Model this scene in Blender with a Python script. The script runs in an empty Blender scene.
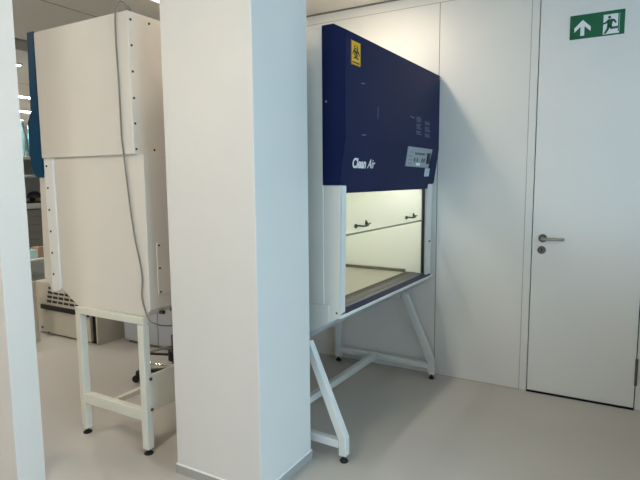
import bpy, bmesh, math, random
from mathutils import Vector, Matrix
random.seed(3)
SC = bpy.context.scene
COL = SC.collection
PI = math.pi
H = 1.45

# ------------------------------------------------------------------ materials
def lin(c):
    return tuple(((v/255)/12.92 if v/255 <= .04045 else ((v/255+.055)/1.055)**2.4) for v in c)

def mat(name, rgb, rough=.5, metal=0., spec=.5, noise=0., nscale=20., bump=0., coat=0., emit=None, estr=0., stretch=None):
    m = bpy.data.materials.new(name); m.use_nodes = True
    nt = m.node_tree; b = nt.nodes['Principled BSDF']
    c = lin(rgb)
    b.inputs['Base Color'].default_value = (*c, 1)
    b.inputs['Roughness'].default_value = rough
    b.inputs['Metallic'].default_value = metal
    b.inputs['Specular IOR Level'].default_value = spec
    b.inputs['Coat Weight'].default_value = coat
    if noise or bump:
        tc = nt.nodes.new('ShaderNodeTexCoord')
        n = nt.nodes.new('ShaderNodeTexNoise'); n.inputs['Scale'].default_value = nscale
        n.inputs['Detail'].default_value = 5
        src = tc.outputs['Object']
        if stretch:
            mp = nt.nodes.new('ShaderNodeMapping'); mp.inputs['Scale'].default_value = stretch
            nt.links.new(src, mp.inputs['Vector']); src = mp.outputs['Vector']
        nt.links.new(src, n.inputs['Vector'])
        if noise:
            r = nt.nodes.new('ShaderNodeValToRGB')
            r.color_ramp.elements[0].color = (*[v*(1-noise) for v in c], 1)
            r.color_ramp.elements[1].color = (*[min(1, v*(1+noise)) for v in c], 1)
            r.color_ramp.elements[0].position = .3; r.color_ramp.elements[1].position = .7
            nt.links.new(n.outputs['Fac'], r.inputs['Fac'])
            nt.links.new(r.outputs['Color'], b.inputs['Base Color'])
        if bump:
            bp = nt.nodes.new('ShaderNodeBump'); bp.inputs['Strength'].default_value = bump
            bp.inputs['Distance'].default_value = .002
            nt.links.new(n.outputs['Fac'], bp.inputs['Height'])
            nt.links.new(bp.outputs['Normal'], b.inputs['Normal'])
    if emit:
        b.inputs['Emission Color'].default_value = (*emit, 1)
        b.inputs['Emission Strength'].default_value = estr
    return m

def glass(name, tint, alpha, rough=.05):
    m = bpy.data.materials.new(name); m.use_nodes = True
    nt = m.node_tree; b = nt.nodes['Principled BSDF']
    b.inputs['Base Color'].default_value = (*lin(tint), 1)
    b.inputs['Roughness'].default_value = rough
    b.inputs['Alpha'].default_value = alpha
    return m

M = {}
M['wall'] = mat('white_wall_panel', (231, 227, 220), .45, noise=.012, nscale=3)
M['joint'] = mat('panel_joint', (120, 116, 110), .7)
M['joint_soft'] = mat('panel_joint_pale', (176, 172, 166), .7)
M['ceiling'] = mat('ceiling_tile', (206, 202, 193), .8, noise=.02, nscale=40)
M['soffit'] = mat('ceiling_grille', (128, 122, 116), .7)
M['floor'] = mat('grey_vinyl_floor', (199, 190, 180), .34, noise=.03, nscale=2.2, spec=.45)
M['cove'] = mat('grey_cove', (176, 172, 167), .45)
M['pillar'] = mat('painted_column', (231, 226, 220), .6, noise=.01, nscale=6)
M['door'] = mat('door_laminate', (234, 231, 226), .4, noise=.01, nscale=3)
M['steel'] = mat('brushed_steel', (172, 168, 160), .3, 1., noise=.05, nscale=60, stretch=(1, 12, 1))
M['darksteel'] = mat('aged_steel', (112, 106, 98), .4, .9)
M['chrome'] = mat('chrome', (215, 212, 208), .12, 1.)
M['black'] = mat('black_plastic', (16, 15, 16), .45)
M['rubber'] = mat('black_rubber', (20, 19, 19), .7)
M['gap'] = mat('dark_gap', (14, 13, 13), .9)
M['white_metal'] = mat('white_powder_coat', (228, 226, 221), .35, noise=.01, nscale=8)
M['panel_shaded'] = mat('side_panel_shaded', (214, 212, 204), .42, noise=.01, nscale=8)  # greyer copy of the white coat: end-face shade put into the colour
M['cream_metal'] = mat('cream_powder_coat', (234, 226, 215), .38, noise=.012, nscale=5)
M['cream_frame'] = mat('cream_frame', (234, 229, 214), .42, noise=.02, nscale=12)
M['cream_edge'] = mat('off_white_flange', (252, 251, 248), .35)
M['navy'] = mat('navy_coat', (19, 29, 68), .4, spec=.08, noise=.04, nscale=4)
M['teal'] = mat('petrol_blue_coat', (4, 66, 98), .45, spec=.25)
M['sillblue'] = mat('deep_blue_sill', (15, 21, 50), .3)
M['liner'] = mat('chamber_liner', (238, 234, 214), .35)
M['worktop'] = mat('pale_worktop', (166, 160, 140), .4, noise=.03, nscale=30)
M['rim'] = mat('worktop_rim', (112, 104, 88), .5, .2)
M['glass'] = glass('sash_glass', (235, 232, 205), .10, .03)
M['winglass'] = glass('window_glass', (210, 225, 230), .06, .02)
M['yellow'] = mat('warning_yellow', (236, 178, 20), .45)
M['panelgrey'] = mat('control_panel_grey', (150, 156, 164), .4)
M['lcd'] = mat('display_grey', (92, 96, 104), .2)
M['armsteel'] = mat('dull_steel', (88, 83, 78), .55, .25, noise=.05, nscale=60, stretch=(12, 1, 1))
M['bronze'] = mat('dark_bronze', (62, 57, 50), .4, .5)
M['white'] = mat('white_print', (238, 238, 240), .5)
M['sticker'] = mat('sticker_white', (216, 220, 232), .5)
M['faint'] = mat('faded_print', (92, 100, 124), .5)
M['green'] = mat('safety_green', (6, 98, 62), .4)
M['cable'] = mat('grey_cable', (136, 130, 122), .55)
M['beige'] = mat('beige_enamel', (206, 198, 180), .45, noise=.02, nscale=10)
M['greycab'] = mat('cool_grey_cabinet', (186, 190, 196), .5)
M['shelf'] = mat('pale_grey_shelf', (196, 198, 194), .5)
M['drawer'] = mat('slate_drawer', (130, 128, 122), .5)
M['glassware'] = mat('pale_teal_glass', (140, 180, 184), .12, spec=.7)
M['tray'] = mat('pale_aqua_plastic', (200, 230, 228), .4)
M['cardboard'] = mat('tan_card', (176, 140, 112), .8)
# LIGHTS-BEGIN
LAMPS = {'lamp_cabinet': ((2.3, 2.03, 1.68), 20.), 'lamp_column': ((.16, .15, .13), 20.), 'lamp_passage': ((2.0, 1.80, 1.47), 20.),
         'lamp_floor': ((.12, .09, .05), 20.), 'lamp_lab': ((4.3, 4.4, 4.3), 20.), 'tube': ((1.92, 2.03, 2.06), 13.)}
DAY_R = ((.48, .80, 1.0), 150.); DAY_F = ((.11, .11, .09), 150.); SKY = ((.54, .88, 1.52), 1.05)
# LIGHTS-END
M['seat'] = mat('dark_vinyl_seat', (40, 42, 48), .5)

# ------------------------------------------------------------------ mesh helpers
def box(bm, x0, x1, y0, y1, z0, z1, bev=0., seg=2):
    v = [bm.verts.new(p) for p in ((x0,y0,z0),(x1,y0,z0),(x1,y1,z0),(x0,y1,z0),(x0,y0,z1),(x1,y0,z1),(x1,y1,z1),(x0,y1,z1))]
    fs = [bm.faces.new([v[i] for i in f]) for f in ((0,3,2,1),(4,5,6,7),(0,1,5,4),(1,2,6,5),(2,3,7,6),(3,0,4,7))]
    if bev:
        es = list({e for f in fs for e in f.edges})
        bmesh.ops.bevel(bm, geom=es, offset=bev, segments=seg, affect='EDGES', profile=.5)
    return bm

def prism(bm, pts, a, b, axis='y', bev=0.):
    """polygon of 2-D points extruded between a and b along an axis.
    axis y: pts are (x,z); axis x: pts are (y,z); axis z: pts are (x,y)"""
    def P(p, t):
        return {'y': (p[0], t, p[1]), 'x': (t, p[0], p[1]), 'z': (p[0], p[1], t)}[axis]
    lo = [bm.verts.new(P(p, a)) for p in pts]; hi = [bm.verts.new(P(p, b)) for p in pts]
    n = len(pts); fs = [bm.faces.new(lo), bm.faces.new(hi)]
    for i in range(n):
        fs.append(bm.faces.new((lo[i], lo[(i+1) % n], hi[(i+1) % n], hi[i])))
    bmesh.ops.recalc_face_normals(bm, faces=fs)
    if bev:
        es = list({e for f in fs for e in f.edges})
        bmesh.ops.bevel(bm, geom=es, offset=bev, segments=2, affect='EDGES', profile=.5)
    return bm

def cyl(bm, p0, p1, r0, r1=None, n=20, bev=0.):
    p0 = Vector(p0); p1 = Vector(p1); r1 = r0 if r1 is None else r1
    d = p1-p0; q = d.to_track_quat('Z', 'Y')
    a, b = [], []
    for i in range(n):
        t = 2*PI*i/n; w = Vector((math.cos(t), math.sin(t), 0))
        a.append(bm.verts.new(p0+q @ (w*r0))); b.append(bm.verts.new(p1+q @ (w*r1)))
    fs = [bm.faces.new(a[::-1]), bm.faces.new(b)]
    for i in range(n):
        f = bm.faces.new((a[i], a[(i+1) % n], b[(i+1) % n], b[i])); f.smooth = True; fs.append(f)
    if bev:
        es = list(fs[0].edges)+list(fs[1].edges)
        bmesh.ops.bevel(bm, geom=es, offset=bev, segments=2, affect='EDGES', profile=.5)
    return bm

def smooth_path(pts, sub=6, closed=False):
    pts = [Vector(p) for p in pts]; n = len(pts); out = []
    rng = range(n if closed else n-1)
    for i in rng:
        if closed:
            p0, p1, p2, p3 = pts[(i-1) % n], pts[i], pts[(i+1) % n], pts[(i+2) % n]
        else:
            p0, p1, p2, p3 = pts[max(i-1, 0)], pts[i], pts[i+1], pts[min(i+2, n-1)]
        for k in range(sub):
            t = k/sub
            out.append(.5*((2*p1)+(p2-p0)*t+(2*p0-5*p1+4*p2-p3)*t*t+(3*p1-p0-3*p2+p3)*t**3))
    if not closed: out.append(pts[-1])
    return out

def tube(bm, pts, r, n=10, closed=False):
    pts = [Vector(p) for p in pts]; N = len(pts); rings = []
    prev = None
    for i, p in enumerate(pts):
        d = (pts[(i+1) % N]-pts[i-1]) if closed else (pts[min(i+1, N-1)]-pts[max(i-1, 0)])
        d.normalize()
        if prev is None:
            a = d.orthogonal().normalized()
        else:
            a = (prev-d*prev.dot(d)).normalized()
        prev = a; b = d.cross(a)
        rings.append([bm.verts.new(p+(a*math.cos(2*PI*k/n)+b*math.sin(2*PI*k/n))*r) for k in range(n)])
    for i in range(N if closed else N-1):
        A, B = rings[i], rings[(i+1) % N]
        for k in range(n):
            f = bm.faces.new((A[k], A[(k+1) % n], B[(k+1) % n], B[k])); f.smooth = True
    if not closed:
        bm.faces.new(rings[0][::-1]); bm.faces.new(rings[-1])
    return bm

def lathe(bm, c, prof, n=24):
    rings = []
    for r, z in prof:
        rings.append([bm.verts.new((c[0]+r*math.cos(2*PI*k/n), c[1]+r*math.sin(2*PI*k/n), c[2]+z)) for k in range(n)])
    for A, B in zip(rings, rings[1:]):
        for k in range(n):
            f = bm.faces.new((A[k], A[(k+1) % n], B[(k+1) % n], B[k])); f.smooth = True
    bm.faces.new(rings[0][::-1]); bm.faces.new(rings[-1])
    return bm

def beam(bm, p0, p1, w, up=(0, 1, 0), bev=.004, w2=None):
    """square tube between two points"""
    p0 = Vector(p0); p1 = Vector(p1); d = (p1-p0).normalized(); U = Vector(up)
    if abs(d.dot(U)) > .95: U = Vector((0, 0, 1))
    U = (U-d*U.dot(d)).normalized(); S = d.cross(U); w2 = w2 or w
    vs = []
    for p in (p0, p1):
        for a, b in ((-1,-1),(1,-1),(1,1),(-1,1)):
            vs.append(bm.verts.new(p+S*(a*w2/2)+U*(b*w/2)))
    fs = [bm.faces.new([vs[i] for i in f]) for f in ((0,3,2,1),(4,5,6,7),(0,1,5,4),(1,2,6,5),(2,3,7,6),(3,0,4,7))]
    bmesh.ops.recalc_face_normals(bm, faces=fs)
    if bev:
        es = list({e for f in fs for e in f.edges})
        bmesh.ops.bevel(bm, geom=es, offset=bev, segments=2, affect='EDGES', profile=.5)
    return bm

def ring_plate(bm, c, r0, r1, t0, t1, plane, a0=0., a1=2*PI, n=28):
    """flat annulus sector; plane(x, y, depth) -> 3-D point"""
    closed = abs(a1-a0-2*PI) < 1e-4
    cols = []
    for i in range(n if closed else n+1):
        t = a0+(a1-a0)*i/n; cs, sn = math.cos(t), math.sin(t)
        cols.append([bm.verts.new(plane(c[0]+r*cs, c[1]+r*sn, d)) for r, d in ((r0,t0),(r1,t0),(r1,t1),(r0,t1))])
    m = len(cols); fs = []
    for i in range(m if closed else m-1):
        A, B = cols[i], cols[(i+1) % m]
        for k in range(4):
            fs.append(bm.faces.new((A[k], A[(k+1) % 4], B[(k+1) % 4], B[k])))
    if not closed:
        fs.append(bm.faces.new(cols[0])); fs.append(bm.faces.new(cols[-1][::-1]))
    bmesh.ops.recalc_face_normals(bm, faces=fs)

def plate(bm, pts, t0, t1, plane):
    lo = [bm.verts.new(plane(x, y, t0)) for x, y in pts]; hi = [bm.verts.new(plane(x, y, t1)) for x, y in pts]
    n = len(pts); fs = [bm.faces.new(lo), bm.faces.new(hi)]
    for i in range(n): fs.append(bm.faces.new((lo[i], lo[(i+1) % n], hi[(i+1) % n], hi[i])))
    bmesh.ops.recalc_face_normals(bm, faces=fs)

WM = {}                                   # world matrix of each parent
def obj(name, bm, m, parent=None, local=False):
    """bm in world coordinates, or in the parent's frame when local"""
    if parent is not None and not local:
        bm.transform(WM[parent].inverted())
    me = bpy.data.meshes.new(name); bm.to_mesh(me); bm.free()
    me.materials.append(M[m])
    o = bpy.data.objects.new(name, me); COL.objects.link(o)
    if parent is not None:
        o.parent = parent; WM[o] = WM[parent]
    else:
        vs = [v.co for v in me.vertices]
        lo = Vector((min(v.x for v in vs), min(v.y for v in vs), min(v.z for v in vs)))
        hi = Vector((max(v.x for v in vs), max(v.y for v in vs), max(v.z for v in vs)))
        c = Vector(((lo.x+hi.x)/2, (lo.y+hi.y)/2, lo.z))
        me.transform(Matrix.Translation(-c)); o.location = c
        WM[o] = Matrix.Translation(c)
    return o

def tag(o, label, cat, group=None, kind=None):
    o['label'] = label; o['category'] = cat
    if group: o['group'] = group
    if kind: o['kind'] = kind
    return o

def thing(name, label, cat, loc, rz=0., group=None):
    o = bpy.data.objects.new(name, None); COL.objects.link(o); o.empty_display_size = .1
    o.location = loc; o.rotation_euler = (0, 0, rz)
    WM[o] = Matrix.Translation(loc) @ Matrix.Rotation(rz, 4, 'Z')
    return tag(o, label, cat, group)

def struct(name, bm, m, parent=None, label=None):
    o = obj(name, bm, m, parent)
    if parent is None: o['kind'] = 'structure'
    if label: o['label'] = label
    return o

def B(): return bmesh.new()

def text_bm(s, size, offset=0., shear=0., depth=.0006):
    c = bpy.data.curves.new('txt', 'FONT'); c.body = s; c.size = size; c.extrude = depth
    c.offset = offset; c.shear = shear; c.resolution_u = 3
    o = bpy.data.objects.new('txt', c); COL.objects.link(o)
    dg = bpy.context.evaluated_depsgraph_get(); dg.update()
    me = bpy.data.meshes.new_from_object(o.evaluated_get(dg))
    bm = B(); bm.from_mesh(me)
    bpy.data.objects.remove(o); bpy.data.curves.remove(c); bpy.data.meshes.remove(me)
    return bm

# ------------------------------------------------------------------ room shell
CZ = 2.74          # ceiling height
WY = 3.725         # wall with the door
XR = 3.2; YS = -3.2; XL = -12.; YN = 7.4; WE = -3.95
bm = B(); box(bm, XL, XR, YS, YN, -.12, 0); struct('floor', bm, 'floor')
bm = B(); box(bm, XL, XR, YS, YN, CZ, CZ+.1); struct('ceiling', bm, 'ceiling')

DX0, DX1, DZ = -.503, .127, 2.62      # door leaf
# wall with a door opening
bm = B()
box(bm, WE, DX0-.006, WY, WY+.14, 0, CZ)
box(bm, DX1+.006, XR, WY, WY+.14, 0, CZ)
box(bm, DX0-.006, DX1+.006, WY, WY+.14, DZ+.006, CZ)
box(bm, DX0-.006, DX1+.006, WY+.06, WY+.14, 0, DZ+.006)
struct('wall_back', bm, 'wall')
ntrim = [0]
def trim(bm, m):
    ntrim[0] += 1
    return struct('trim_%d' % ntrim[0], bm, m)
for x, w, m in ((-1.158, .004, 'joint'), (-.556, .004, 'joint_soft'), (1.4, .004, 'joint')):
    bm = B(); box(bm, x-w/2, x+w/2, WY-.0012, WY+.002, 0, 2.664); trim(bm, m)
bm = B(); box(bm, WE, DX0-.05, WY-.0012, WY+.002, 2.664, 2.668); trim(bm, 'joint_soft')
bm = B(); box(bm, WE, XR, WY-.012, WY+.0, CZ-.009, CZ); trim(bm, 'joint')
# bottom joint line of the panels
bm = B(); box(bm, WE, DX0-.05, WY-.002, WY+.002, 0, .004); trim(bm, 'joint_soft')
# door reveal shadow gaps
bm = B(); box(bm, DX0-.006, DX1+.006, WY+.03, WY+.06, 0, DZ+.006); trim(bm, 'gap')

bm = B(); box(bm, DX0-.004, DX1+.004, WY-.012, WY+.03, 0, .003); trim(bm, 'gap')

# door leaf and its hardware
bm = B(); box(bm, DX0, DX1, WY-.004, WY+.036, .012, DZ, .0015); door = struct('door_1', bm, 'door')
hx, hz = -.439, 1.059
def hplane(x, z, d): return (x, WY-.004-d, z)
bm = B(); cyl(bm, (hx, WY-.004, hz), (hx, WY-.013, hz), .027, n=28, bev=.002); obj('handle_rose', bm, 'darksteel', door)
bm = B(); tube(bm, smooth_path([(hx, WY-.012, hz), (hx, WY-.04, hz), (hx+.008, WY-.054, hz), (hx+.03, WY-.058, hz),
      (hx+.08, WY-.058, hz), (hx+.118, WY-.057, hz), (hx+.128, WY-.048, hz+.001)], 6), .0095, 12)
obj('door_handle', bm, 'steel', door)
bm = B(); cyl(bm, (hx-.004, WY-.004, hz-.078), (hx-.004, WY-.012, hz-.078), .026, n=28, bev=.002)
kr = obj('keyhole_rose', bm, 'darksteel', door)
bm = B(); cyl(bm, (hx-.004, WY-.011, hz-.074), (hx-.004, WY-.0125, hz-.074), .005, n=16)
box(bm, hx-.0055, hx-.0025, WY-.0125, WY-.011, hz-.088, hz-.074); obj('keyhole', bm, 'gap', kr)
for z in (.160, 1.25, 2.3):
    bm = B()
    for k in range(3):
        cyl(bm, (DX1+.004, WY-.010, z+k*.058), (DX1+.004, WY-.010, z+k*.058+.056), .008, n=14, bev=.001)
    box(bm, DX1-.002, DX1+.012, WY-.008, WY-.001, z+.002, z+.170)
    obj('hinge', bm, 'darksteel', door)
bm = B(); box(bm, DX0-.004, DX0+.002, WY-.002, WY+.02, 1.06, 1.10); obj('latch_plate', bm, 'darksteel', door)

# walls with the daylight windows (right of and behind the view)
WY0, WY1, WZ0, WZ1 = -1.1, 1.9, .9, 2.5
FX0, FX1 = -1., 2.6
bm = B()
box(bm, XR, XR+.15, YS, WY0, 0, CZ); box(bm, XR, XR+.15, WY1, YN, 0, CZ)
box(bm, XR, XR+.15, WY0, WY1, 0, WZ0); box(bm, XR, XR+.15, WY0, WY1, WZ1, CZ)
struct('wall_right', bm, 'wall')
bm = B()
box(bm, XL, FX0, YS-.15, YS, 0, CZ); box(bm, FX1, XR+.15, YS-.15, YS, 0, CZ)
box(bm, FX0, FX1, YS-.15, YS, 0, WZ0); box(bm, FX0, FX1, YS-.15, YS, WZ1, CZ)
struct('wall_front', bm, 'wall')
bm = B(); box(bm, XR+.07, XR+.076, WY0, WY1, WZ0, WZ1); win = struct('window_1', bm, 'winglass')
bm = B()
for y in (WY0, (WY0+WY1)/2-.025, WY1-.05): box(bm, XR+.03, XR+.11, y, y+.05, WZ0, WZ1)
box(bm, XR+.03, XR+.11, WY0+.05, WY1-.05, WZ0, WZ0+.05); box(bm, XR+.03, XR+.11, WY0+.05, WY1-.05, WZ1-.05, WZ1)
obj('window_frame', bm, 'white_metal', win)
bm = B(); box(bm, FX0, FX1, YS-.076, YS-.07, WZ0, WZ1); win = struct('window_2', bm, 'winglass')
bm = B()
for x in (FX0, (FX0+FX1)/2-.025, FX1-.05): box(bm, x, x+.05, YS-.11, YS-.03, WZ0, WZ1)
box(bm, FX0+.05, FX1-.05, YS-.11, YS-.03, WZ0, WZ0+.05); box(bm, FX0+.05, FX1-.05, YS-.11, YS-.03, WZ1-.05, WZ1)
obj('window_frame', bm, 'white_metal', win)
bm = B(); box(bm, XL, XR+.15, YN, YN+.15, 0, CZ); struct('wall_lab_end', bm, 'wall')
bm = B(); box(bm, XL-.15, XL, YS-.15, YN+.15, 0, CZ); struct('wall_lab_side', bm, 'wall')

# partition that ends at the left of the view
bm = B(); box(bm, -2.78, -2.382, 1.305, 1.440, 0, CZ, .003); struct('wall_left', bm, 'pillar')

# square column
PX0, PX1, PY0, PY1 = -1.862, -1.347, 1.802, 2.240
bm = B(); box(bm, PX0, PX1, PY0, PY1, 0, CZ, .004); struct('wall_pillar', bm, 'pillar')
bm = B()
t = .005; hb = .045
box(bm, PX0-t, PX1+t, PY0-t, PY0, 0, hb); box(bm, PX0-t, PX1+t, PY1, PY1+t, 0, hb)
box(bm, PX0-t, PX0, PY0, PY1, 0, hb); box(bm, PX1, PX1+t, PY0, PY1, 0, hb)
bsk = struct('baseboard_pillar', bm, 'cove')
bm = B()
box(bm, PX0-t, PX1+t, PY0-t, PY0, hb, hb+.007); box(bm, PX0-t, PX1+t, PY1, PY1+t, hb, hb+.007)
box(bm, PX0-t, PX0, PY0, PY1, hb, hb+.007); box(bm, PX1, PX1+t, PY0, PY1, hb, hb+.007)
obj('cap_strip', bm, 'cream_edge', bsk)

# ceiling joints and the darker ceiling channel over the lab
for x in (-3.66, -6.9):
    bm = B(); box(bm, x-.004, x+.004, 1.45, YN, CZ-.002, CZ+.002); trim(bm, 'joint')
bm = B(); box(bm, -5.12, -4.79, 1.45, YN, CZ-.02, CZ+.01, .003); trim(bm, 'soffit')

# ceiling luminaires
def luminaire(cx, cy, w, l, label, m):
    r = thing('ceiling_light', label, 'ceiling light', (cx, cy, CZ), 0, 'linear ceiling lights')
    bm = B(); z0, z1 = CZ-.016, CZ; f = .012
    box(bm, cx-w/2, cx-w/2+f, cy-l/2, cy+l/2, z0, z1); box(bm, cx+w/2-f, cx+w/2, cy-l/2, cy+l/2, z0, z1)
    box(bm, cx-w/2+f, cx+w/2-f, cy-l/2, cy-l/2+f, z0, z1); box(bm, cx-w/2+f, cx+w/2-f, cy+l/2-f, cy+l/2, z0, z1)
    obj('frame', bm, 'white_metal', r)
    bm = B(); box(bm, cx-w/2+f, cx+w/2-f, cy-l/2+f, cy+l/2-f, CZ-.014, CZ-.002); obj('diffuser', bm, m, r)
for key, (rgb, e) in LAMPS.items():
    M[key] = mat(key, (255, 250, 240), .5, emit=rgb, estr=e)
luminaire(-1.55, 2.93, .17, .55, 'linear ceiling light above the navy-fronted cabinet, out of view behind the column', 'lamp_cabinet')
luminaire(-2.84, 2.55, .26, 1.1, 'bright ceiling light whose corner peeps out at the top edge beside the column', 'lamp_column')
luminaire(-1.55, .3, .2, 1.2, 'linear ceiling light over the passage in front of the column', 'lamp_passage')
luminaire(-3.9, .2, .2, 1.2, 'added unseen ceiling light over the left end of the passage, brightening the left side', 'lamp_passage')  # added fill lamp, out of view, lifts the left cabinet and floor
luminaire(.1, .3, .2, 1.2, 'linear ceiling light over the open floor in front of the door', 'lamp_floor')
luminaire(-4.5, 1.8, .11, .5, 'added unseen lab ceiling light behind the partition, brightening the shelving', 'lamp_lab')  # added fill lamp, out of view, lifts the dark shelving and left floor
luminaire(-5.85, 3.0, .14, 1.13, 'nearest lab ceiling light, seen as a short bright tip under the grey ceiling band', 'lamp_lab')
luminaire(-7.9, 4.9, .15, 1.3, 'middle lab ceiling light, a thin bright bar left of the blue cabinet front', 'lamp_lab')
luminaire(-9.5, 5.75, .2, 1.4, 'far lab ceiling light, lowest bright bar left of the blue cabinet front', 'lamp_lab')

# ------------------------------------------------------------------ exit sign on the door
sx0, sx1, sz0, sz1 = -.331, -.036, 2.302, 2.444
SY = WY-.004
sg = thing('exit_sign', 'green and white emergency exit sign with arrow and running figure high on the door', 'exit sign', (-.185, SY, sz0))
def sp(x, z, d): return (sx0+x, SY-d, sz0+z)
W_, H_ = sx1-sx0, sz1-sz0
bm = B(); plate(bm, [(0,0),(W_,0),(W_,H_),(0,H_)], 0, .004, sp); obj('sign_panel', bm, 'green', sg)
cx = .070
bm = B(); plate(bm, [(cx-.011,.017),(cx+.011,.017),(cx+.011,.072),(cx+.045,.040),(cx+.045,.066),(cx,.110),(cx-.045,.066),(cx-.045,.040),(cx-.011,.072)], .004, .0048, sp)
obj('arrow', bm, 'white', sg)
bm = B(); plate(bm, [(.182,.008),(.268,.008),(.268,.122),(.182,.122)], .004, .0046, sp); dw = obj('doorway', bm, 'white', sg)
f = B()
cxh, czh = .214, .104
plate(f, [(cxh+.0085*math.cos(2*PI*k/16), czh+.0085*math.sin(2*PI*k/16)) for k in range(16)], .0046, .0052, sp)
for pts in (
    [(.203,.091),(.226,.094),(.234,.087),(.227,.054),(.203,.054)],            # torso
    [(.208,.094),(.197,.082),(.182,.075),(.182,.065),(.203,.071),(.213,.082)],  # rear arm
    [(.224,.094),(.242,.090),(.254,.070),(.245,.066),(.235,.080),(.224,.082)],  # front arm
    [(.203,.062),(.222,.056),(.213,.034),(.199,.012),(.184,.012),(.201,.040)],  # back leg
    [(.210,.062),(.226,.062),(.231,.048),(.262,.048),(.262,.036),(.222,.034)],  # front leg
): plate(f, pts, .0046, .0052, sp)
obj('running_figure', f, 'green', dw)
bm = B(); plate(bm, [(.260,.018),(.266,.018),(.266,.122),(.260,.122)], .0046, .0052, sp); obj('door_edge', bm, 'green', dw)

# ------------------------------------------------------------------ right cabinet: local x = outward from its front, y = along its length
O = Vector((-1.18297, 2.29819, 0)); RZ = -1.6236*PI/180
A0, A1 = .032, 1.402
rc = thing('safety_cabinet', 'white safety cabinet with navy blue hood and lit window, right of the column', 'lab cabinet', O, RZ)
def L(name, bm, m, parent=rc): return obj(name, bm, m, parent, True)
def fv(z):                                   # x of the front surface at height z
    if z >= 2.165: return 0. - (z-2.165)*1.85
    if z >= 1.66: return 0.
    return -(1.66-z)*.14
# end panels: upper front edge hidden under the hood
prof = [(-.044,.748),(-.225,.650),(-.80,.650),(-.80,2.19),(-.12,2.19),(-.12,1.425),(-.036,1.425)]
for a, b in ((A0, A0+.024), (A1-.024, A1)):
    bm = B(); prism(bm, prof, a, b, 'y', .003); L('end_panel', bm, 'panel_shaded')
# slightly proud rear cover with visible seams on the near end
bm = B(); prism(bm, [(-.132,.81),(-.80,.81),(-.80,2.195),(-.132,2.195)], A0-.006, A0+.001, 'y', .0015); L('side_cover', bm, 'panel_shaded')
bm = B(); prism(bm, [(-.104,.714),(-.225,.648),(-.80,.648),(-.80,.806),(-.104,.806)], A0-.004, A0+.001, 'y', .001); L('lower_cover', bm, 'panel_shaded')
bm = B(); box(bm, -.80, -.785, A0+.024, A1-.024, .655, 2.19); L('back_panel', bm, 'white_metal')
bm = B(); box(bm, -.785, -.11, A0+.024, A1-.024, 2.17, 2.188); L('top_panel', bm, 'white_metal')
# base pan
bm = B(); prism(bm, [(-.052,.742),(-.225,.619),(-.785,.615),(-.785,.70),(-.12,.742)], A0+.012, A1-.012, 'y', .002); L('base_pan', bm, 'greycab')
# corner posts
PW0, PW1 = .096, 1.292
for a, b in ((A0+.024, PW0), (PW1, A1-.024)):
    bm = B(); prism(bm, [(-.043,.765),(-.034,1.422),(-.11,1.422),(-.11,.765)], a-.001, b, 'y', .002)
    p = L('corner_post', bm, 'white_metal')
bm = B(); box(bm, -.043, -.034, 1.330, 1.358, 1.005, 1.014, .002); L('latch_slot', bm, 'black', p)
# hood
bm = B()
prism(bm, [(-.115,1.424),(-.132,1.424),(-.132,2.2),(-.066,2.2),(0,2.165),(0,1.66),(-.033,1.424)], A0-.008, A1+.002, 'y', .002)
hood = L('hood', bm, 'navy')
z1, z0 = 1.426, 1.386
def hp(y, z, d): return (fv(z)+d*.98, y, z+d*.2)
bm = B(); plate(bm, [(PW0-.004,z0),(PW1-.004,z0),(A1+.001,z1),(PW0-.004,z1)], -.02, 0, hp); L('hood_skirt', bm, 'navy', hood)
# bevelled lower lip of the hood
bm = B(); prism(bm, [(-.056,z0+.001),(-.075,z0+.001),(-.115,1.424),(-.055,1.424)], PW0, PW1-.004, 'y'); L('hood_underside', bm, 'sillblue', hood)
def up(y, z, d): return (fv(z)+d, y, z)
# screws on the hood side
bm = B(); cyl(bm, (-.108, A0-.008, 1.835), (-.108, A0-.0105, 1.835), .005, n=12); L('screw', bm, 'steel', hood)
bm = B(); box(bm, -.010, .008, A1-.016, A1+.008, 2.135, 2.158, .001); L('corner_clip', bm, 'steel', hood)
# biohazard plate
bm = B(); plate(bm, [(.082,2.012),(.182,2.012),(.182,2.130),(.082,2.130)], .0002, .002, up); bio = L('biohazard_sign', bm, 'yellow', hood)
bm = B()
for pts in ([(.082,2.012),(.182,2.012),(.179,2.0155),(.085,2.0155)], [(.182,2.012),(.182,2.130),(.179,2.1265),(.179,2.0155)],
            [(.182,2.130),(.082,2.130),(.085,2.1265),(.179,2.1265)], [(.082,2.130),(.082,2.012),(.085,2.0155),(.085,2.1265)]):
    plate(bm, pts, .002, .0025, up)
L('sign_border', bm, 'black', bio)
bm = B(); c0 = (.132, 2.074)
for k in range(3):
    th = PI/2+k*2*PI/3
    c = (c0[0]+.0185*math.cos(th), c0[1]+.0185*math.sin(th))
    ring_plate(bm, c, .0145, .0215, .002, .0027, up, th+.42, th+2*PI-.42, 24)
ring_plate(bm, c0, .0175, .0225, .002, .0029, up, 0, 2*PI, 28)
ring_plate(bm, c0, .004, .010, .002, .0031, up, 0, 2*PI, 18)
L('biohazard_symbol', bm, 'black', bio)
bm = B()
x = .094
for w in (.006,.004,.007,.006,.007,.005,.007,.007,.006):
    plate(bm, [(x,2.022),(x+w,2.022),(x+w,2.030),(x,2.030)], .002, .0026, up); x += w+.0024
L('sign_caption', bm, 'black', bio)
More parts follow.
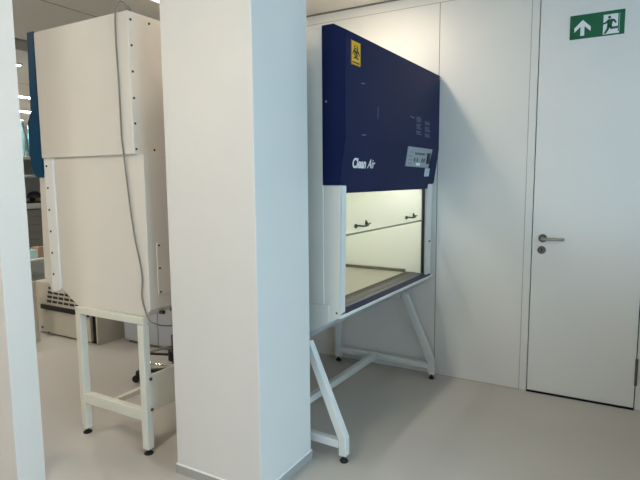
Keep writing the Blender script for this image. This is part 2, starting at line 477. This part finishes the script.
# lettering on the sloped lower hood
def place_text(bm, y, z, sx=1.):
    q = Matrix(((0, 0, 1, 0), (sx, 0, 0, 0), (0, 1, 0, 0), (0, 0, 0, 1)))
    tilt = Matrix.Rotation(math.atan(.14), 4, 'Y')
    bm.transform(Matrix.Translation((fv(z)+.0012, y, z)) @ tilt @ q)
    return bm
L('bold_lettering', place_text(text_bm('Clean', .070, .0021), .128, 1.512, .95), 'white', hood)
L('slanted_lettering', place_text(text_bm('Air', .070, .0002, .25), .302, 1.512, .92), 'white', hood)
# faded notices
bm = B()
for c, (ya, yb, zt, n) in enumerate(((.965, 1.065, 1.842, 13), (1.115, 1.225, 1.826, 12))):
    bm = B()
    for k in range(n):
        if (k+c) % 5 == 4: continue
        z = zt-k*.0088; w = (yb-ya)*(.62+.38*random.random())
        plate(bm, [(ya,z),(ya+w,z),(ya+w,z+.0045),(ya,z+.0045)], .0001, .0006, up)
    L('faded_notice', bm, 'faint', hood)
bm = B()
bm = B(); plate(bm, [(.388,1.778),(.394,1.778),(.396,1.842),(.391,1.842)], .0001, .0005, up); L('scuff', bm, 'faint', hood)
bm = B(); plate(bm, [(.19,1.934),(.235,1.938),(.235,1.943),(.192,1.940)], .0001, .0005, up); L('scuff', bm, 'faint', hood)
bm = B(); plate(bm, [(.20,1.676),(.25,1.68),(.25,1.685),(.202,1.682)], .0001, .0005, up); L('scuff', bm, 'faint', hood)
bm = B(); plate(bm, [(.86,1.834),(.93,1.830),(.93,1.836),(.86,1.840)], .0001, .0005, up); L('scuff', bm, 'faint', hood)
# control panel
def cp(y, z, d): return (fv(z)+d*.98, y, z+d*.2)
bm = B(); plate(bm, [(.822,1.532),(1.228,1.526),(1.26,1.652),(.828,1.652)], .0004, .006, cp); pan = L('control_panel', bm, 'panelgrey', hood)
bm = B(); plate(bm, [(0.945,1.606),(1.125,1.606),(1.125,1.620),(0.945,1.620)], .006, .0066, cp); L('display', bm, 'lcd', pan)
for y in (.86, .89):
    for z in (1.616, 1.592, 1.568, 1.548):
        bm = B(); plate(bm, [(y,z),(y+.014,z),(y+.014,z+.006),(y,z+.006)], .006, .0065, cp); L('indicator', bm, 'lcd', pan)
for y in (.945, .99, 1.08, 1.115):
    bm = B(); plate(bm, [(y,1.560),(y+.020,1.560),(y+.020,1.585),(y,1.585)], .006, .008, cp); L('button', bm, 'lcd', pan)
bm = B(); plate(bm, [(0.990,1.538),(1.060,1.538),(1.060,1.556),(0.990,1.556)], .006, .0066, cp); L('white_badge', bm, 'white', pan)
bm = B(); plate(bm, [(1.175,1.552),(1.212,1.552),(1.212,1.606),(1.205,1.622),(1.175,1.606)], .006, .016, cp); L('key_switch', bm, 'black', pan)
bm = B(); plate(bm, [(1.160,1.612),(1.212,1.612),(1.212,1.622),(1.160,1.622)], .006, .007, cp); L('dark_strip', bm, 'black', pan)
bm = B(); plate(bm, [(1.185,1.470),(1.273,1.470),(1.273,1.524),(1.185,1.524)], .0004, .0012, cp); st = L('paper_sticker', bm, 'sticker', hood)
bm = B()
for k in range(5):
    z = 1.476+k*.009; plate(bm, [(1.20,z),(1.20+.05+.02*(k % 2),z),(1.20+.05+.02*(k % 2),z+.003),(1.20,z+.003)], .0012, .0015, cp)
L('sticker_print', bm, 'panelgrey', st)

# work chamber
IZ = 1.52
for a, b in ((PW0-.012, PW0), (1.274, 1.286)):
    bm = B(); box(bm, -.71, -.075, a, b, .76, IZ); L('chamber_side', bm, 'liner')
bm = B(); box(bm, -.722, -.71, PW0-.012, 1.286, .76, IZ); L('chamber_back', bm, 'liner')
bm = B(); box(bm, -.722, -.14, PW0-.012, 1.286, IZ, IZ+.012); L('chamber_ceiling', bm, 'liner')
for x in (-.20,):
    bm = B(); cyl(bm, (x, .14, 1.485), (x, 1.24, 1.485), .014, n=14); tb = L('fluorescent_lamp', bm, 'tube')
    bm = B(); cyl(bm, (x, .115, 1.485), (x, .14, 1.485), .016, n=14); cyl(bm, (x, 1.24, 1.485), (x, 1.265, 1.485), .016, n=14)
    box(bm, x-.02, x+.02, .115, 1.265, 1.502, IZ); L('lamp_holder', bm, 'white_metal', tb)
bm = B(); box(bm, -.70, -.190, PW0+.004, 1.252, .775, .787, .002); wt = L('worktop', bm, 'worktop')
bm = B()
box(bm, -.708, -.190, 1.252, 1.273, .775, .806); box(bm, -.708, -.70, PW0+.004, 1.252, .775, .806)
L('worktop_rim', bm, 'rim', wt)
bm = B(); box(bm, -.190, -.138, PW0+.004, 1.273, .765, .7865); gr = L('air_grille', bm, 'gap')
bm = B()
for x in (-.179, -.161, -.145): box(bm, x-.0028, x+.0028, PW0+.004, 1.273, .7865, .7885)
L('grille_bar', bm, 'rim', gr)
bm = B(); prism(bm, [(-.138,.755),(-.138,.788),(-.090,.786),(-.084,.780),(-.084,.755)], PW0+.002, 1.29, 'y', .001); L('arm_rest', bm, 'armsteel')
bm = B(); prism(bm, [(-.084,.754),(-.084,.786),(-.056,.783),(-.034,.762),(-.034,.754)], PW0+.002, 1.374, 'y', .001); L('sill', bm, 'sillblue')
bm = B(); prism(bm, [(-.045,.7605),(-.030,.7605),(-.030,.744),(-.07,.740),(-.07,.752),(-.045,.754)], A0+.002, A1-.002, 'y', .001); L('front_lip', bm, 'white_metal')
bm = B(); box(bm, -.068, -.050, 1.264, 1.276, .787, 1.42); L('window_gasket', bm, 'black')
# sash
bm = B(); box(bm, -.070, -.064, PW0+.001, 1.260, 1.166, 1.46); sash = L('sash', bm, 'glass')
bm = B(); box(bm, -.073, -.061, PW0+.001, 1.288, 1.158, 1.168, .001); L('sash_rail', bm, 'steel', sash)
for y in (.32, 1.035):
    bm = B(); x = -.064
    tube(bm, smooth_path([(x+.006, y-.075, 1.202), (x+.012, y-.055, 1.204), (x+.022, y-.02, 1.199), (x+.024, y+.03, 1.199), (x+.014, y+.07, 1.206), (x+.010, y+.095, 1.206)], 5), .0046, 10)
    cyl(bm, (x, y-.072, 1.202), (x+.008, y-.072, 1.202), .012, n=14); cyl(bm, (x, y+.055, 1.206), (x+.012, y+.055, 1.206), .010, n=14)
    prism(bm, [(y+.045,1.206),(y+.065,1.206),(y+.058,1.226),(y+.050,1.226)], x, x+.006, 'x')
    L('sash_handle', bm, 'bronze', sash)
bm = B(); cyl(bm, (-.058, A0+.001, .772), (-.058, A0-.003, .772), .005, n=10); L('screw', bm, 'black')

# stand of the right cabinet
rs = thing('cabinet_stand', 'white square-tube stand with splayed front legs carrying the navy-hooded cabinet', 'stand', O, RZ)
def S(name, bm, m, parent=rs): return obj(name, bm, m, parent, True)
w = .042
for y in (0., 1.33):
    bm = B()
    beam(bm, (0, y, .036), (0, y, .137), w)
    # splayed upper part, mitred at the knee
    dx, dz = -.215, .49
    prism(bm, [(w/2,.135),(-w/2,.115),(-w/2+dx,.615),(w/2+dx,.615)], y-w/2, y+w/2, 'y', .003)
    lg = S('front_leg', bm, 'white_metal')
    bm = B(); lathe(bm, (0, y, 0), [(.021,0),(.022,.008),(.016,.014),(.009,.02),(.009,.037)], 20); S('levelling_foot', bm, 'rubber', lg)
    bm = B(); beam(bm, (-.78, y, .036), (-.78, y, .574), w); lg = S('rear_leg', bm, 'white_metal')
    bm = B(); lathe(bm, (-.78, y, 0), [(.021,0),(.022,.008),(.016,.014),(.009,.02),(.009,.037)], 20); S('levelling_foot', bm, 'rubber', lg)
    bm = B(); beam(bm, (-.759, y, .096), (-.021, y, .096), .042); S('base_beam', bm, 'white_metal')
    bm = B(); beam(bm, (-.80, y, .5945), (-.2535, y, .5945), .041); S('top_beam', bm, 'white_metal')
bm = B(); beam(bm, (-.455, .021, .1), (-.455, 1.309, .1), .042); S('stretcher', bm, 'white_metal')
bm = B(); beam(bm, (-.78, .021, .5945), (-.78, 1.309, .5945), .04); S('rear_rail', bm, 'white_metal')

# ------------------------------------------------------------------ left cabinet (world coordinates)
LY0, LY1 = 1.85, 3.17
lc = thing('safety_cabinet', 'cream safety cabinet seen from its side with petrol blue front edge, left of the column', 'lab cabinet', (-2.5, 2.5, 0))
bm = B(); box(bm, -2.885, -2.127, LY0, LY1, 1.586, 2.278, .004); ub = obj('upper_housing', bm, 'cream_metal', lc)
bm = B(); prism(bm, [(-2.886,2.284),(-2.943,2.284),(-2.957,1.85),(-2.99,1.795),(-2.99,1.60),(-2.972,1.50),(-2.93,1.477),(-2.886,1.477)], LY0-.003, LY1+.003, 'y', .002)
obj('front_cover', bm, 'teal', lc)
G = .016
bm = B(); prism(bm, [(-2.80,1.586),(-2.80,.832),(-2.666,.752),(-2.12,.752),(-2.078,.79),(-2.078,1.586)], LY0+G, LY1-G, 'y', .003); obj('lower_housing', bm, 'cream_metal', lc)
for a, b in ((LY0+.006, LY0+.03), (LY1-.03, LY1-.006)):
    bm = B(); prism(bm, [(-2.878,1.585),(-2.878,.838),(-2.862,.815),(-2.812,.828),(-2.797,.845),(-2.797,1.585)], a, b, 'y', .002); fl = obj('side_flange', bm, 'cream_edge', lc)
    bm = B(); prism(bm, [(-2.878,1.50),(-2.932,1.50),(-2.948,.885),(-2.930,.868),(-2.878,.835)], a+.004, b, 'y', .002); obj('front_post', bm, 'cream_metal', lc)
    if a < 2:
        for z in (1.541, 1.417, 1.292, 1.168, 1.043, .918):
            bm = B(); cyl(bm, (-2.853, a+.001, z), (-2.853, a-.003, z), .0062, n=12, bev=.001); obj('screw', bm, 'black', fl)
# screws on the upper rear face
XU = -2.127
for y, z in ((1.867,2.237),(1.867,2.115),(1.867,1.99),(1.867,1.862),(1.867,1.738),(1.867,1.612),(1.985,2.245),(1.985,1.612)):
    bm = B(); cyl(bm, (XU-.001, y, z), (XU+.003, y, z), .006, n=12, bev=.001); obj('screw', bm, 'black', ub)
# service hatch on the lower rear face
bm = B(); box(bm, -2.079, -2.074, 1.925, 2.60, .86, 1.135, .0015); ht = obj('service_hatch', bm, 'cream_metal', lc)
for z in (1.12, 1.0, .875):
    bm = B(); cyl(bm, (-2.075, 1.938, z), (-2.071, 1.938, z), .0055, n=12); obj('screw', bm, 'black', ht)
for y in (1.955, 2.03):
    bm = B(); box(bm, -2.112, -2.088, y, y+.022, .748, .764, .002); obj('cable_clamp', bm, 'darksteel', lc)
# front window of the left cabinet (faces away from the view)
bm = B(); box(bm, -2.93, -2.80, LY0+.03, LY1-.03, .80, .86, .003); obj('sill', bm, 'cream_metal', lc)
bm = B(); box(bm, -2.905, -2.899, LY0+.03, LY1-.03, .86, 1.48); obj('sash', bm, 'glass', lc)
# power cable looping over the housing
pts = [(-2.140,1.866,2.282),(-2.146,1.862,2.300),(-2.158,1.858,2.320),(-2.178,1.852,2.327),(-2.192,1.846,2.308),(-2.203,1.842,2.267),
       (-2.207,1.842,2.135),(-2.203,1.842,2.0),(-2.201,1.842,1.875),(-2.2,1.842,1.683),(-2.192,1.843,1.584),(-2.184,1.850,1.428),(-2.170,1.852,1.286),(-2.149,1.852,1.154),(-2.122,1.852,1.043),
       (-2.111,1.853,.956),(-2.120,1.853,.861),(-2.099,1.853,.787),(-2.065,1.842,.752),(-2.040,1.845,.735),(-2.034,1.90,.708),(-2.03,1.975,.690)]
cb = thing('power_cable', 'thin grey cable looping over the cream cabinet top and hanging down its side', 'cable', (-2.14, 1.872, 2.278))
bm = B(); tube(bm, smooth_path(pts, 6), .0042, 10); obj('cord', bm, 'cable', cb)
bm = B(); cyl(bm, (-2.138,1.868,2.2795), (-2.145,1.862,2.306), .012, .006, n=14); obj('strain_relief', bm, 'cable', cb)

# stand of the left cabinet
ls = thing('cabinet_stand', 'cream four-legged square-tube stand under the blue-edged cabinet', 'stand', (-2.38, 2.5, 0))
w = .043; lx0, lx1 = -2.638, -2.135; ly0, ly1 = 1.864, 3.135
for x in (lx0, lx1):
    for y in (ly0, ly1):
        bm = B(); beam(bm, (x, y, .030), (x, y, .712), w); lg = obj('leg', bm, 'cream_frame', ls)
        bm = B(); lathe(bm, (x, y, 0), [(.024,0),(.025,.006),(.018,.011),(.009,.016),(.009,.031)], 20); obj('levelling_foot', bm, 'rubber', lg)
for y in (ly0, ly1):
    bm = B(); beam(bm, (lx0-w/2, y, .7315), (lx1+w/2, y, .7315), w, w2=.039); obj('top_beam', bm, 'cream_frame', ls)
    bm = B(); beam(bm, (lx0+w/2, y, .217), (lx1-w/2, y, .217), .041, w2=.060); obj('base_beam', bm, 'cream_frame', ls)
for x in (lx0, -2.40):
    bm = B(); beam(bm, (x, ly0+w/2, .7315), (x, ly1-w/2, .7315), .039, up=(0, 0, 1), w2=.04); obj('top_rail', bm, 'cream_frame', ls)
bm = B(); beam(bm, (-2.462, ly0+.0205, .203), (-2.462, ly1-.0205, .203), .03, w2=.032); obj('stretcher', bm, 'cream_frame', ls)
bm = B(); box(bm, lx1+.004, lx1+.02, ly0+w/2-.002, ly1-w/2+.002, .232, .432, .003); pl = obj('back_plate', bm, 'cream_frame', ls)
for z in (.415, .247):
    bm = B(); cyl(bm, (lx1+.0245, ly0+.012, z), (lx1+.030, ly0+.012, z), .009, n=14, bev=.001); obj('bolt', bm, 'darksteel', pl)

# ------------------------------------------------------------------ stool under the left cabinet
SX, SYY = -2.725, 2.66
sl = thing('lab_stool', 'black star-base lab stool with chrome foot ring under the cream cabinet', 'stool', (SX, SYY, 0))
bm = B(); lathe(bm, (SX, SYY, 0), [(.038,.075),(.045,.085),(.045,.13),(.026,.14),(.026,.36),(.016,.365),(.016,.60)], 20); obj('column', bm, 'black', sl)
for k in range(5):
    a = math.radians(203+72*k); c, s = math.cos(a), math.sin(a)
    bm = B(); beam(bm, (SX+.03*c, SYY+.03*s, .105), (SX+.295*c, SYY+.295*s, .075), .034, up=(-s, c, 0), w2=.024); lg = obj('base_arm', bm, 'black', sl)
    X, Y = SX+.30*c, SYY+.30*s
    bm = B()
    for q in (-.016, .016):
        cyl(bm, (X-s*(q-.008), Y+c*(q-.008), .027), (X-s*(q+.008), Y+c*(q+.008), .027), .027, n=20, bev=.003)
    cyl(bm, (X, Y, .03), (X, Y, .08), .007, n=10); obj('caster', bm, 'black', lg)
RR = .205; rz_ = .212
bm = B(); tube(bm, [(SX+RR*math.cos(2*PI*k/40), SYY+RR*math.sin(2*PI*k/40), rz_) for k in range(40)], .0095, 10, True); fr = obj('foot_ring', bm, 'chrome', sl)
for k in range(3):
    a = math.radians(200+120*k); c, s = math.cos(a), math.sin(a)
    bm = B(); beam(bm, (SX+.02*c, SYY+.02*s, rz_+.0), (SX+(RR-.004)*c, SYY+(RR-.004)*s, rz_), .022, up=(-s, c, 0), w2=.014); obj('ring_spoke', bm, 'black', fr)
bm = B(); lathe(bm, (SX, SYY, 0), [(.05,rz_-.035),(.052,rz_-.03),(.052,rz_+.03),(.05,rz_+.035)], 20); obj('ring_clamp', bm, 'black', fr)
bm = B(); lathe(bm, (SX, SYY, 0), [(.12,.595),(.165,.61),(.17,.63),(.16,.65),(.10,.658)], 28); obj('seat', bm, 'seat', sl)

# ------------------------------------------------------------------ low beige appliance behind the left cabinet
ap = thing('floor_appliance', 'low beige lab appliance with black-slotted vent grille and black bumper bar behind the cream cabinet', 'lab appliance', (-4.45, 3.25, 0))
bm = B(); box(bm, -4.875, -4.088, 2.975, 3.55, .015, .51, .004); bd = obj('housing', bm, 'beige', ap)
bm = B(); box(bm, -4.86, -4.10, 3.0, 3.53, 0, .015); obj('plinth', bm, 'gap', ap)
bm = B(); box(bm, -4.088, -3.997, 3.0, 3.55, 0, .50); obj('recess', bm, 'gap', ap)
bm = B(); box(bm, -3.997, -3.982, 2.965, 3.55, .0, .52, .003); obj('side_panel', bm, 'beige', ap)
bm = B(); box(bm, -4.785, -4.09, 2.955, 2.976, .248, .292, .004); obj('bumper_bar', bm, 'black', ap)
bm = B()
for r in range(4):
    for c in range(6):
        x = -4.70+c*.085+.012*r; z = .318+r*.043
        plate(bm, [(x,z),(x+.066,z),(x+.062,z+.022),(x-.004,z+.022)], 0, .003, lambda a, b, d: (a, 2.975-d, b))
obj('vent_slot', bm, 'black', bd)['kind'] = 'stuff'
bm = B(); cyl(bm, (-4.80, 2.976, .06), (-4.80, 2.968, .06), .012, n=12); obj('knob', bm, 'darksteel', bd)
bm = B(); cyl(bm, (-4.70, 2.976, .02), (-4.70, 2.968, .02), .010, n=12); obj('knob', bm, 'darksteel', bd)
# narrow cupboard door edge left of it
bm = B(); box(bm, -4.70, -4.575, 2.72, 2.80, .10, .56, .003)
nb = tag(obj('equipment_post', bm, 'beige'), 'narrow beige upright beside the column at the left, in front of the low appliance', 'post')
bm = B(); box(bm, -4.705, -4.57, 2.715, 2.805, 0, .10, .003); obj('foot', bm, 'beige', nb)

# cool grey base cabinet
gc = thing('base_cabinet', 'cool grey low cabinet in the gap behind the cream stand, against the back wall', 'cabinet', (-3.4, 3.45, 0))
bm = B(); box(bm, -3.85, -2.99, 3.165, 3.70, .03, .84, .004); gb = obj('body', bm, 'greycab', gc)
bm = B(); box(bm, -3.83, -3.01, 3.18, 3.69, 0, .03); obj('plinth', bm, 'drawer', gc)
for a, b in ((-3.845, -3.425), (-3.415, -2.995)):
    bm = B(); box(bm, a, b, 3.145, 3.164, .035, .835, .002); d = obj('door', bm, 'greycab', gc)
    hx_ = b-.04 if a < -3.5 else a+.04
    bm = B(); tube(bm, smooth_path([(hx_,3.146,.62),(hx_,3.12,.63),(hx_,3.12,.72),(hx_,3.146,.73)], 4), .005, 8); obj('handle', bm, 'steel', d)

# added unseen bench right of the view, blocks daylight from the lower door
lb = thing('light_block_bench', 'added white bench out of view right of the camera, shading the lower door', 'bench', (1.75, 2.4, 0))
bm = B(); box(bm, .30, 3.19, 2.10, 2.70, 1.14, 1.18, .003); obj('worktop', bm, 'shelf', lb)
bm = B(); box(bm, .34, 3.18, 2.14, 2.66, .08, 1.14); obj('carcass', bm, 'white_metal', lb)
bm = B(); box(bm, .36, 3.16, 2.17, 2.63, 0, .08); obj('plinth', bm, 'drawer', lb)
for k in range(4):
    a = .345+k*.709
    bm = B(); box(bm, a, a+.702, 2.661, 2.678, .09, 1.13, .002); d = obj('door', bm, 'white_metal', lb)
    bm = B(); tube(bm, smooth_path([(a+.64, 2.677, .80), (a+.64, 2.702, .81), (a+.64, 2.702, .93), (a+.64, 2.677, .94)], 4), .005, 8); obj('handle', bm, 'steel', d)

# ------------------------------------------------------------------ lab shelving seen through the slit at the left
QX0, QX1, QY0, QY1 = -6.25, -5.75, 2.9, 4.5
sh = thing('shelf_unit', 'tall pale grey lab shelving seen in the narrow slit left of the blue cabinet front', 'shelf', ((QX0+QX1)/2, 3.7, 0))
for y in (QY0, QY1):
    bm = B(); box(bm, QX0, QX0+.04, y-.02, y+.02, 0, 1.735); obj('upright', bm, 'shelf', sh)
    bm = B(); box(bm, QX1-.04, QX1, y-.02, y+.02, 0, 1.735); obj('upright', bm, 'shelf', sh)
for z, m, th in ((1.722, 'shelf', .035), (1.52, 'shelf', .03), (1.185, 'shelf', .06), (.36, 'shelf', .035), (.055, 'shelf', .03)):
    bm = B(); box(bm, QX0-.005, QX1+.012, QY0-.021, QY1+.021, z-th/2, z+th/2, .003); obj('shelf_board', bm, m, sh)
bm = B(); box(bm, QX0-.006, QX0+.001, QY0-.02, QY1+.02, .1, 1.72); obj('back_board', bm, 'shelf', sh)
dr = thing('drawer_unit', 'dark grey drawer unit filling the middle of the lab shelving', 'drawers', (-6.0, 3.7, .70))
bm = B(); box(bm, QX0+.05, QX1-.02, QY0+.03, QY1-.03, .72, 1.15); obj('carcass', bm, 'drawer', dr)
bm = B(); box(bm, QX0+.05, QX1-.02, QY0+.03, QY1-.03, .378, .72); obj('lower_carcass', bm, 'shelf', dr)
for k in range(5):
    z = .725+k*.085
    for q in range(3):
        a = QY0+.04+q*.51
        bm = B(); box(bm, QX1-.021, QX1-.006, a, a+.49, z, z+.078, .002); d = obj('drawer', bm, 'drawer', dr)
        bm = B(); box(bm, QX1-.006, QX1+.006, a+.20, a+.29, z+.05, z+.06, .001); obj('pull', bm, 'darksteel', d)
ty = thing('plastic_tray', 'pale aqua plastic tray jutting out below the dark drawers in the slit', 'tray', (-5.45, 3.13, .66))
bm = B(); box(bm, -5.60, -5.30, 2.97, 3.29, .6605, .675, .002); obj('tray_base', bm, 'tray', ty)
bm = B()
for a in ((-5.60,-5.59,2.97,3.29),(-5.31,-5.30,2.97,3.29),(-5.59,-5.31,2.97,2.98),(-5.59,-5.31,3.28,3.29)): box(bm, *a, .675, .745)
obj('tray_wall', bm, 'tray', ty)
tt = thing('side_trolley', 'small grey trolley carrying the aqua tray in front of the lab shelving', 'trolley', (-5.45, 3.13, 0))
bm = B(); box(bm, -5.68, -5.22, 2.9, 3.36, .63, .66, .003); obj('top', bm, 'shelf', tt)
bm = B(); box(bm, -5.66, -5.24, 2.92, 3.34, .25, .28, .003); obj('shelf', bm, 'shelf', tt)
for x in (-5.66, -5.24):
    for y in (2.92, 3.34):
        bm = B(); box(bm, x-.012, x+.012, y-.012, y+.012, .06, .63); lg = obj('leg', bm, 'shelf', tt)
        bm = B(); cyl(bm, (x-.012, y, .03), (x+.012, y, .03), .03, n=16); obj('caster', bm, 'black', lg)
bm = B(); box(bm, -5.42, -5.30, 3.295, 3.355, .6605, .77, .002)
tag(obj('card_box', bm, 'cardboard'), 'small tan card box behind the aqua tray', 'box')
# glassware on the top shelf
labs = ('pale teal lab flask on the top shelf, nearest the partition', 'pale teal lab flask on the top shelf, second from the partition',
        'pale teal lab flask on the top shelf, middle of five', 'pale teal lab flask on the top shelf, fourth from the partition',
        'pale teal lab flask on the top shelf, farthest from the partition')
for k in range(5):
    y = 3.32+.11*k; x = -5.84-.05*(k % 2); s = (1., .86, 1.08, .92, 1.)[k]
    f = thing('glass_flask', labs[k], 'flask', (x, y, 1.7395), 0, 'glass flasks on the top shelf')
    bm = B(); lathe(bm, (x, y, 1.7395), [(.042*s,0),(.046*s,.01),(.044*s,.20*s),(.018*s,.27*s),(.018*s,.34*s),(.022*s,.345*s)], 18); obj('body', bm, 'glassware', f)
    bm = B(); lathe(bm, (x, y, 1.7395+.345*s), [(.021*s,0),(.023*s,.004),(.022*s,.03)], 14); obj('stopper', bm, 'tray', f)
bm = B(); box(bm, -5.95, -5.78, 3.56, 3.74, 1.42, 1.48, .004); bm.transform(Matrix.Translation((0, 0, -.205)))
tag(obj('white_box', bm, 'cream_edge'), 'small white box on the bench shelf beside the black microscope', 'box')
ms = thing('microscope', 'black microscope with domed head on the bench shelf in the slit', 'microscope', (-5.9, 3.66, 1.215))
ms.location.y = 3.62
WM[ms] = Matrix.Translation(ms.location)
bm = B(); lathe(bm, (-5.86, 3.64, 1.2752), [(.085,0),(.082,.02),(.066,.05),(.035,.07),(.01,.075)], 20); obj('head', bm, 'black', ms)
bm = B(); box(bm, -5.97, -5.80, 3.50, 3.70, 1.2152, 1.235, .003); obj('base', bm, 'black', ms)
bm = B(); cyl(bm, (-5.9, 3.64, 1.235), (-5.9, 3.64, 1.28), .03, n=14); obj('pillar', bm, 'black', ms)
WBOX = bpy.data.objects.get('white_box'); WBOX.location = (-5.86, 3.86, 1.2155)

# ------------------------------------------------------------------ daylight through the window and sky
def daylight(day, w, loc, rot):
    ld = bpy.data.lights.new('daylight', 'AREA'); ld.shape = 'RECTANGLE'; ld.size = w; ld.size_y = WZ1-WZ0
    ld.energy = day[1]; ld.color = day[0]
    o = bpy.data.objects.new('daylight', ld); COL.objects.link(o)
    o.location = loc; o.rotation_euler = rot
daylight(DAY_R, WY1-WY0, (XR+.4, (WY0+WY1)/2, (WZ0+WZ1)/2+.1), (PI/2, 0, PI/2))
daylight(DAY_F, FX1-FX0, ((FX0+FX1)/2, YS-.5, (WZ0+WZ1)/2+.1), (PI/2, 0, 0))
wd = bpy.data.worlds.new('sky'); wd.use_nodes = True; SC.world = wd
wd.node_tree.nodes['Background'].inputs[0].default_value = (*SKY[0], 1)
wd.node_tree.nodes['Background'].inputs[1].default_value = SKY[1]

# ------------------------------------------------------------------ camera
F_PX, YAW, PIT, ROL = 526.580, .520048, .113195, -.00779597
fw = Vector((-math.sin(YAW)*math.cos(PIT), math.cos(YAW)*math.cos(PIT), -math.sin(PIT)))
r = Vector((math.cos(YAW), math.sin(YAW), 0)); u = r.cross(fw)
r2 = r*math.cos(ROL)+u*math.sin(ROL); u2 = -r*math.sin(ROL)+u*math.cos(ROL)
cd = bpy.data.cameras.new('camera'); cam = bpy.data.objects.new('camera', cd); COL.objects.link(cam)
cd.sensor_fit = 'HORIZONTAL'; cd.sensor_width = 36; cd.lens = F_PX/640*36; cd.clip_start = .02
cam.matrix_world = Matrix(((r2.x, u2.x, -fw.x, 0), (r2.y, u2.y, -fw.y, 0), (r2.z, u2.z, -fw.z, H), (0, 0, 0, 1)))
SC.camera = cam
vs = SC.view_settings
vs.view_transform = 'Standard'; vs.look = 'None'; vs.gamma = 1; vs.use_curve_mapping = False
vs.exposure = 0.0
